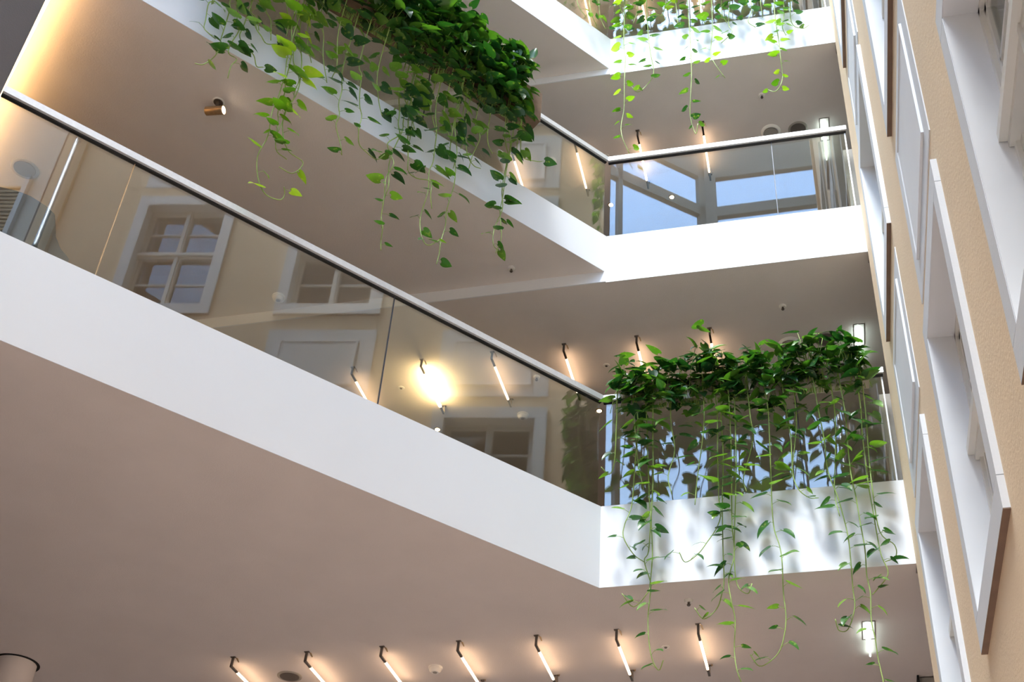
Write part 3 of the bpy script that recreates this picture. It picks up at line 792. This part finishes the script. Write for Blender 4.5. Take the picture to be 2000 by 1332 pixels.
def leaf(mb, base, d, up, size, fold=.22, curl=1.0):
    d = d.normalized()
    s = d.cross(up)
    if s.length < 1e-4: s = d.cross(Vector((1, .2, 0)))
    s.normalize(); n = s.cross(d).normalized()
    vs = []
    w = size * rnd.uniform(.62, .88)
    for t, h, c in ROWS_L[:-1]:
        t0 = t if t > 0 else 0.02
        m = base + d * (t0 * size) + n * (c * curl * size)
        e = base + d * (t * size) + n * (c * curl * size)
        vs += [e - s * (h * w) + n * (fold * h * w), m - s * (h * .5 * w) + n * (fold * .35 * h * w), m, m + s * (h * .5 * w) + n * (fold * .35 * h * w), e + s * (h * w) + n * (fold * h * w)]
    vs.append(base + d * size + n * (ROWS_L[-1][2] * curl * size))
    fs = []
    R_ = len(ROWS_L) - 1
    for k in range(R_ - 1):
        for j in range(4):
            a = k * 5 + j
            fs.append((a, a + 1, a + 6, a + 5))
    tip = R_ * 5; a = (R_ - 1) * 5
    for j in range(4):
        fs.append((a + j, a + j + 1, tip))
    mb.add(vs, fs, True)


def smooth(pts, n=5):
    out = []
    P = [Vector(p) for p in pts]
    P = [P[0] * 2 - P[1]] + P + [P[-1] * 2 - P[-2]]
    for i in range(1, len(P) - 2):
        for k in range(n):
            t = k / n
            out.append(.5 * ((2 * P[i]) + (P[i + 1] - P[i - 1]) * t + (2 * P[i - 1] - 5 * P[i] + 4 * P[i + 1] - P[i + 2]) * t * t + (3 * P[i] - P[i - 1] - 3 * P[i + 1] + P[i + 2]) * t ** 3))
    out.append(P[-2])
    return out


def vine(pts, side, face, plant, size, step, lm, start_dense=0.0):
    """pts: 3-D path; side: sideways direction in the hanging plane; face: direction towards the atrium"""
    jp = [p + face * rnd.uniform(-.02, .03) for p in pts]
    path = smooth(jp)
    st = MB(); st.pipe(path, .0052, .0038, 6)
    lv = MB()
    L = 0; nxt = rnd.uniform(.02, .05); sgn = rnd.choice((-1, 1)); tot = sum((path[i + 1] - path[i]).length for i in range(len(path) - 1))
    for i in range(len(path) - 1):
        seg = path[i + 1] - path[i]; ln = seg.length
        while L + ln > nxt:
            p = path[i] + seg * ((nxt - L) / max(ln, 1e-6))
            fr = nxt / tot
            dirs = (side * sgn * rnd.uniform(.55, 1.0) + face * rnd.uniform(-.10, .75) + Vector((0, 0, rnd.uniform(-.1, .5))))
            dirs.normalize()
            pl = rnd.uniform(.02, .065)
            q = p + dirs * pl
            st.pipe([p, p + dirs * pl * .6 + Vector((0, 0, .006)), q], .0022, .0018, 4)
            d = Vector((dirs.x, dirs.y, 0)) + Vector((0, 0, rnd.uniform(-.95, .12)))
            upv = Vector((0, 0, 1)) + face * rnd.uniform(-.3, .9) + side * rnd.uniform(-.3, .3)
            sz = size * rnd.uniform(.62, 1.12) * (1.0 - .30 * max(0, fr - .6) / .4)
            leaf(lv, q, d, upv, sz, rnd.uniform(.1, .35), rnd.uniform(.3, 1.8))
            sgn = -sgn
            nxt += step * rnd.uniform(.6, 1.5) * (1.0 + .5 * fr)
            if start_dense and fr < start_dense: nxt -= step * .35
        L += ln
    v = st.build('vine', M['stem'], plant)
    if lv.v:
        lv.build('leaves', lm, v)


def crown(n, box, frame, plant, size, lm, stems=True):
    """bushy mass of leaves over a planter; box in (sideways, offset, height)"""
    mb = MB(); stm = MB()
    a0, a1, o0, o1, z0, z1 = box
    for i in range(n):
        a = rnd.uniform(a0, a1); u = rnd.random(); o = o0 + (o1 - o0) * rnd.random()
        th = rnd.random()
        z = z0 + (z1 - z0) * (th ** .8) + .07 * math.sin(a * 7.0) + .05 * math.sin(a * 17 + 1)
        if rnd.random() < .07: z += rnd.uniform(.02, .16); o += rnd.uniform(-.03, .08)
        p = frame(a, o, z)
        fa = frame(a, o + 1, z) - p; sd_ = frame(a + 1, o, z) - p
        d = fa * rnd.uniform(-.2, 1.0) + sd_ * rnd.uniform(-1, 1) + Vector((0, 0, rnd.uniform(-.75, .45)))
        upv = Vector((0, 0, 1)) + fa * rnd.uniform(0, 1.1) + sd_ * rnd.uniform(-.5, .5)
        leaf(mb, p, d, upv, size * rnd.uniform(.6, 1.2), rnd.uniform(.1, .4), rnd.uniform(.2, 2.0))
        if i % 3 == 0 and stems:
            root = frame(a + rnd.uniform(-.1, .1), (o0 + .05), z0 + .02)
            stm.pipe([root, (root + p) / 2 + Vector((0, 0, .05)) + fa * .03, p], .003, .0022, 4)
    mb.build('foliage', lm, plant)
    if stems: stm.build('stems', M['stem'], plant)


def fB(a, o, z): return Vector((a, YB - o, z))


def fA(a, o, z): return A(a, o, z)


def planter(frame, a0, a1, o0, o1, z0, z1, m, label):
    t = thing('planter_box', frame((a0 + a1) / 2, (o0 + o1) / 2, z0), label, 'planter')
    th = .012
    bx = MB()
    def fb(p0, p1, q0, q1, r0, r1):
        poly = [frame(p0, q0, 0), frame(p1, q0, 0), frame(p1, q1, 0), frame(p0, q1, 0)]
        bx.prism(poly, r0, r1)
    fb(a0, a1, o0, o1, z0, z0 + th)
    fb(a0, a1, o1 - th, o1, z0 + th, z1); fb(a0, a1, o0, o0 + th, z0 + th, z1)
    fb(a0, a0 + th, o0 + th, o1 - th, z0 + th, z1); fb(a1 - th, a1, o0 + th, o1 - th, z0 + th, z1)
    bx.build('trough', m, t)
    so = MB(); so.prism([frame(a0 + th, o0 + th, 0), frame(a1 - th, o0 + th, 0), frame(a1 - th, o1 - th, 0), frame(a0 + th, o1 - th, 0)], z1 - .06, z1 - .03)
    so.build('soil', M['soil'], t)
    hk = MB()
    n = max(2, int((a1 - a0) / .8) + 1)
    for i in range(n):
        a = a0 + .15 + (a1 - a0 - .3) * i / (n - 1)
        poly = [frame(a, o0, 0), frame(a + .03, o0, 0), frame(a + .03, min(o0 - .005, -.045), 0), frame(a, min(o0 - .005, -.045), 0)]
        hk.prism(poly, z1 - .004, z1 + .0)
    hk.build('hanger', M['nickel'], t)
    return t


def offA(z): return .12 + .14 * min(1, max(0, (z - 9.9) / .6))


def offB(z, h): return .09 + .06 * min(1, max(0, (z - (h - .9)) / .6))


SB = Vector((1, 0, 0)); FB = Vector((0, -1, 0))
# lowest short gallery
h1 = LV[1]['h']
planter(fB, -1.42, 0.615, .015, .125, 7.735, h1 + .05 - .0, M['pgrey'], 'beige metal planter box on the lowest short handrail, full of trailing plants')
pt = thing('trailing_plant', (-.4, YB - .08, h1 + .02), 'green pothos trailing down over the lowest short glass railing', 'plant')
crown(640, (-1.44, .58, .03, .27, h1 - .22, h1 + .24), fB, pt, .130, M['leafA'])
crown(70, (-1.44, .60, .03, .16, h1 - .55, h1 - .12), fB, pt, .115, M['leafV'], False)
for v in V1B:
    pts = [Vector((x, YB - offB(z, h1), z)) for x, z in v]
    pts = [Vector((v[0][0] + rnd.uniform(-.03, .03), 7.83, h1 + .04))] + pts if v[0][1] < h1 + .02 else pts
    lm = M['leafV']
    vine(pts, SB, FB, pt, .140, .090, lm, .0)
# middle long gallery
h2 = LV[2]['h']
planter(fA, 1.0, 4.9, .020, .235, 10.53, h2 - .0, M['pbrown'], 'long brown planter box outside the middle long handrail, overgrown by plants')
pt = thing('trailing_plant', A(2.6, .13, h2 - .05), 'dense dark green pothos mass trailing from the long brown planter', 'plant')
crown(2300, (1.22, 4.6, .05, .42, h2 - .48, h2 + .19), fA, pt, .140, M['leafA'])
for i, v in enumerate(V2A):
    pts = [A(a, offA(z), z) for a, z in v]
    if v[0][1] < 10.8: pts = [A(v[0][0], .27, 10.85)] + pts
    lm = M['leafY'] if 17 <= i <= 20 else M['leafV']
    vine(pts, DA, NA, pt, .145 if i < 17 or i > 20 else .16, .095 if not 17 <= i <= 20 else .13, lm, .2)
# upper short gallery
h3 = LV[3]['h']
planter(fB, -1.45, 0.60, .015, .125, h3 - .155, h3 + .05, M['pgrey'], 'planter box on the upper short handrail above the picture')
pt = thing('trailing_plant', (-.4, YB - .08, h3 + .02), 'bright green pothos hanging over the upper short white band', 'plant')
crown(150, (-1.46, .55, .02, .26, h3 - .2, h3 + .2), fB, pt, .13, M['leafV'])
for v in V3B:
    pts = [Vector((x, YB - offB(z, h3), z)) for x, z in v]
    pts = [Vector((v[0][0], 7.84, h3 + .03))] + pts
    vine(pts, SB, FB, pt, .125, .085, M['leafV'] if rnd.random() < .7 else M['leafY'], .35)
pt = thing('trailing_plant', A(.35, .1, h3), 'few thin vines hanging left of the upper corner at the top edge', 'plant')
for v in V3A:
    pts = [A(a, .05, z) for a, z in v]
    pts = [A(v[0][0], .05, h3 + .04)] + pts
    vine(pts, DA, NA, pt, .10, .10, M['leafV'])

for o in bpy.data.objects:
    if '_w' in o: del o['_w']
